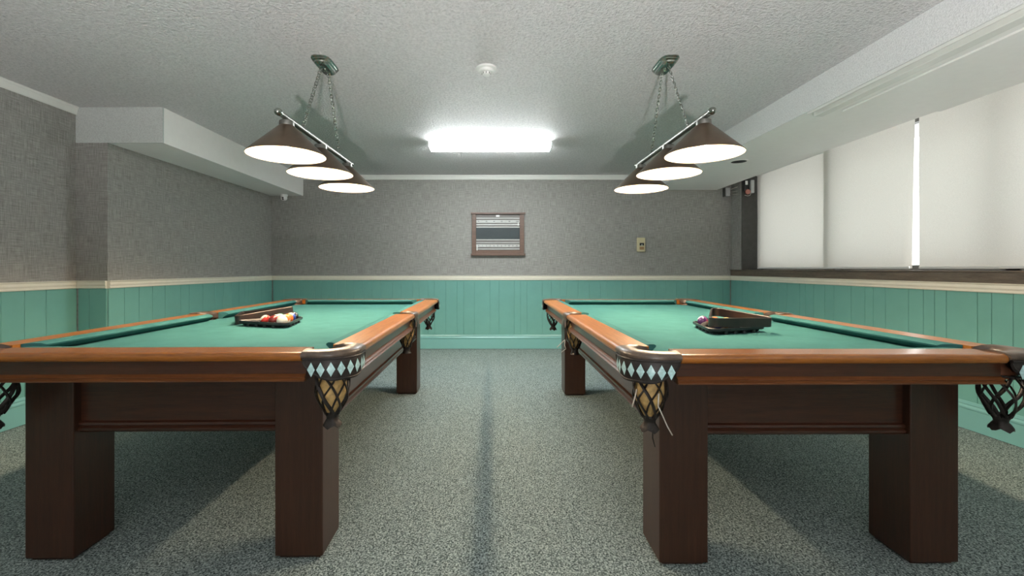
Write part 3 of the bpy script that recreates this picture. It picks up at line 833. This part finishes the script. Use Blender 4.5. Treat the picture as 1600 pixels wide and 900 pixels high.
# ------------------------------------------------------------------ fluorescent fixtures
def tubelight(label, x, y):
    T = thing('fluorescent_light', label, 'ceiling light', (x, y, ZC), 0, None)
    hx, hy = .585, .115
    bm = BM(); bx(bm, -hx, hx, -.085, .085, -.030, -.0005); obj('housing', bm, WHITEP, T, bev=.004)
    bm = BM()
    prof = [(-hy, -.022), (-hy, -.038), (-hy+.014, -.060), (-hy+.04, -.072), (hy-.04, -.072), (hy-.014, -.060), (hy, -.038), (hy, -.022), (hy-.02, -.022), (hy-.022, -.0315), (-hy+.022, -.0315), (-hy+.02, -.022)]
    prism(bm, prof, lambda d, t, z: (t, d, z), -hx-.004, hx+.004)
    obj('diffuser', bm, LENS, T, smooth=40)
    for s in (-1, 1):
        bm = BM(); prism(bm, [(-hy-.002, -.020), (-hy-.002, -.040), (-hy+.012, -.062), (-hy+.04, -.075), (hy-.04, -.075), (hy-.012, -.062), (hy+.002, -.040), (hy+.002, -.020)],
                         lambda d, t, z: (t, d, z), s*(hx+.0045), s*(hx+.012)); obj('end_plate', bm, WHITEP, T)
    return T
tubelight('white fluorescent ceiling light glowing between the two pendants', -.058, 4.50)

# added fill lamp, unseen behind the camera, put in to brighten the ceiling
T = thing('added_fill_uplight', 'added bowl-shaped fill lamp, unseen behind the camera, brightening the ceiling', 'added fill lamp', (.1, -1.2, 0))
bm = BM(); lathe(bm, [(0, 0), (.13, 0), (.135, .012), (.02, .024), (0, .024)], 36); obj('base', bm, STEEL, T, smooth=40)
bm = BM(); tube(bm, [(0, 0, .02), (0, 0, .27)], .014, 14); obj('stem', bm, STEEL, T, smooth=40)
bm = BM(); lathe(bm, [(0, .26), (.06, .262), (.13, .29), (.185, .345), (.195, .380), (.190, .380), (.180, .35), (.125, .298), (.06, .270), (0, .268)], 40, lambda i: 0 if i < 4 else 1); obj('bowl', bm, [BRONZE, WHITEP], T, smooth=40)
bm = BM(); bmesh.ops.create_uvsphere(bm, u_segments=20, v_segments=14, radius=.045); obj('bulb', bm, FILLM, T, smooth='all', loc=(0, 0, .325))

# smoke detector
T = thing('smoke_detector', 'round white smoke detector on the ceiling', 'smoke detector', (-.06, 2.83, ZC))
bm = BM(); lathe(bm, [(.0, -.0005), (.064, -.0005), (.064, -.010), (.058, -.014), (0, -.014)], 40); obj('base', bm, WHITEP, T, smooth=40)
bm = BM(); lathe(bm, [(.046, -.0142), (.047, -.024), (.042, -.030), (0, -.030)], 36); obj('ring', bm, WHITEP, T, smooth=40)
bm = BM(); lathe(bm, [(.026, -.0302), (.026, -.044), (.020, -.048), (0, -.048)], 28)
for k in range(8):
    an = 2*PI*k/8; bx(bm, .0262*math.cos(an)-.002, .0262*math.cos(an)+.002, .0262*math.sin(an)-.002, .0262*math.sin(an)+.002, -.043, -.032, 1)
obj('sensor', bm, [WHITEP, DARK], T, smooth=40)

# recessed downlight in the right soffit (off)
T = thing('recessed_downlight', 'unlit dark recessed downlight in the right bulkhead', 'downlight', (2.385, 4.47, 2.1235))
bm = BM(); lathe(bm, [(.070, -.003), (.088, -.003), (.088, .0), (.070, 0), (.070, -.003)], 36); obj('trim_ring', bm, SOFP, T, smooth=40)
bm = BM(); lathe(bm, [(.0, -.0012), (.0702, -.0012), (.0702, -.0004), (0, -.0004)], 36); obj('opening', bm, DARK, T)

# dome camera under the left soffit
T = thing('dome_camera', 'small white security camera under the left bulkhead', 'security camera', (-2.775, 5.955, 2.0445))
bm = BM(); lathe(bm, [(0, -.0005), (.046, -.0005), (.046, -.026), (.042, -.030), (0, -.030)], 28); obj('base', bm, WHITEP, T, smooth=40)
bm = BM(); lathe(bm, [(.040, -.0305), (.041, -.050), (.036, -.068), (.024, -.080), (0, -.085)], 28); obj('housing', bm, WHITEP, T, smooth=60)
for (zz, yy) in ((-.050, -.040), (-.070, -.034)):
    bm = BM(); lathe(bm, [(0, 0), (.010, 0), (.010, .004), (.006, .007), (0, .007)], 16); obj('lens', bm, DARK, T, smooth=40, loc=(.004, yy, zz), rot=(PI/2, 0, 0))

# scoreboard
def PX(u, y=YB): return (u-775)*y/711
def PZ(v, y=YB): return CAM_H-(v-420)*y/711
YF = YB-.03
T = thing('scoreboard', 'small wood framed scoreboard with a dark chalkboard on the far wall', 'scoreboard', (PX(778.5), YB-.0005, PZ(367)))
ox, oz = PX(778.5), PZ(367)
def sb(name, u0, u1, v0, v1, d0, d1, mt, bev=.002, par=None):
    bm = BM(); bx(bm, PX(u0)-ox, PX(u1)-ox, -d1, -d0, PZ(v1)-oz, PZ(v0)-oz); return obj(name, bm, mt, par or T, bev=bev)
sb('back_panel', 738, 819, 335, 399, 0, .008, BACKP)
sb('top_ledge', 736, 820.5, 332.5, 335, .0, .045, FRM)
sb('bottom_ledge', 736, 820.5, 396.5, 399.5, .0, .050, FRM)
sb('side_stile', 737.5, 744, 335, 396.5, .008, .028, FRM)
sb('side_stile', 812, 818.8, 335, 396.5, .008, .028, FRM)
sb('bottom_rail', 744, 812, 391, 396.5, .008, .022, FRM)
sb('chalkboard', 744.2, 811.8, 356, 373.6, .008, .014, SLATE, 0)
for a, b_ in ((340.5, 342.2), (344, 348.6), (350.3, 352.3), (354.2, 355.9), (374, 375.6), (378.8, 380.1), (382, 386.4), (388.6, 390)):
    sb('white_rail', 744.2, 811.8, a, b_, .008, .018, SCOREW, .001)
sb('paper_tag', 775, 780.5, 336.2, 339, .008, .020, WHITEP, 0)
sb('score_pointer', 809, 810.2, 347.5, 353.2, .018, .024, WHITEP, .001)
sb('score_pointer', 745, 746.2, 384, 391.5, .018, .024, WHITEP, .001)
def text(s, u, v, h, par, y):
    c = bpy.data.curves.new('numeral', 'FONT'); c.body = s; c.size = h; c.align_x = 'CENTER'; c.align_y = 'CENTER'; c.extrude = .0006
    tmp = bpy.data.objects.new('tmp_text', c); COL.objects.link(tmp)
    bpy.context.view_layer.update(); dg = bpy.context.evaluated_depsgraph_get()
    me = bpy.data.meshes.new_from_object(tmp.evaluated_get(dg)); bpy.data.objects.remove(tmp)
    me.materials.clear(); me.materials.append(INK)
    o = bpy.data.objects.new('numeral', me); COL.objects.link(o); o.parent = par
    o.location = (PX(u)-ox, y, PZ(v)-oz); o.rotation_euler = (PI/2, 0, 0); return o
for i in range(11): text(str(i), 748+5.92*i, 384.2, .030, T, -.0190)
for i in range(6): text(str(i*20), 748+12*i, 346.3, .026, T, -.0190)

# thermostat
T = thing('thermostat', 'beige wall thermostat on the far wall beside the scoreboard', 'thermostat', (PX(1001), YB-.0005, PZ(382.5)))
bm = BM(); bx(bm, -.055, .055, -.026, 0, -.094, .094); obj('cover', bm, BEIGE, T, bev=.008)
bm = BM(); bx(bm, -.022, .036, -.030, -.026, -.012, .024); obj('display_window', bm, DARK, T, bev=.001)
bm = BM(); bx(bm, .004, .010, -.033, -.030, -.012, .008); obj('lever', bm, WHITEP, T)
bm = BM(); bx(bm, -.022, .036, -.029, -.026, -.066, -.026); obj('name_plate', bm, BROWNP, T, bev=.001)

# wiring in the recess beside the window
T = thing('junction_box', 'small grey junction box in the corner above the window recess', 'electrical box', (3.075, YB-.0005, 2.09))
bm = BM(); bx(bm, -.028, .028, -.06, 0, -.055, .055); obj('box_body', bm, GREYM, T, bev=.004)
bm = BM(); bx(bm, -.045, -.029, -.05, 0, -.06, .055); obj('side_bracket', bm, DARKG, T, bev=.002)
bm = BM()
for k, (dz, sag) in enumerate(((.02, .02), (-.005, -.01), (-.02, -.035), (.035, .0))):
    pts = []
    for i in range(9):
        f = i/8; pts.append((3.10+.10*f, 6.03-.19*f, 2.09+dz+sag*math.sin(PI*f)+.02*f))
    tube(bm, pts, .0028, 6)
o = tag(obj('loose_wires', bm, LACE, None, smooth='all'), 'thin loose wires running from the grey box to the window recess', 'wires')
T = thing('blind_motor', 'dusty red and grey blind drive at the top of the window recess', 'blind motor', (3.225, 5.80, 2.14))
bm = BM(); bx(bm, .015, .060, -.02, .046, -.105, .06); obj('grey_bracket', bm, GREYM, T, bev=.006)
bm = BM(); bx(bm, -.060, .012, .0, .046, -.09, .10); obj('black_housing', bm, DARK, T, bev=.01)
bm = BM(); lathe(bm, [(0, 0), (.030, 0), (.034, .008), (.030, .020), (0, .024)], 22); obj('red_disc', bm, REDC, T, smooth=50, loc=(-.022, -.001, -.09), rot=(PI/2, 0, 0))
bm = BM(); tube(bm, [(-.05, .01, -.13), (-.02, -.005, -.142), (.01, .0, -.135), (.03, .01, -.11)], .004, 6); obj('cable', bm, LACE, T, smooth='all')
bm = BM(); bx(bm, -.05, -.02, -.012, 0, .0, .05); obj('plastic_tab', bm, WHITEP, T, bev=.004)
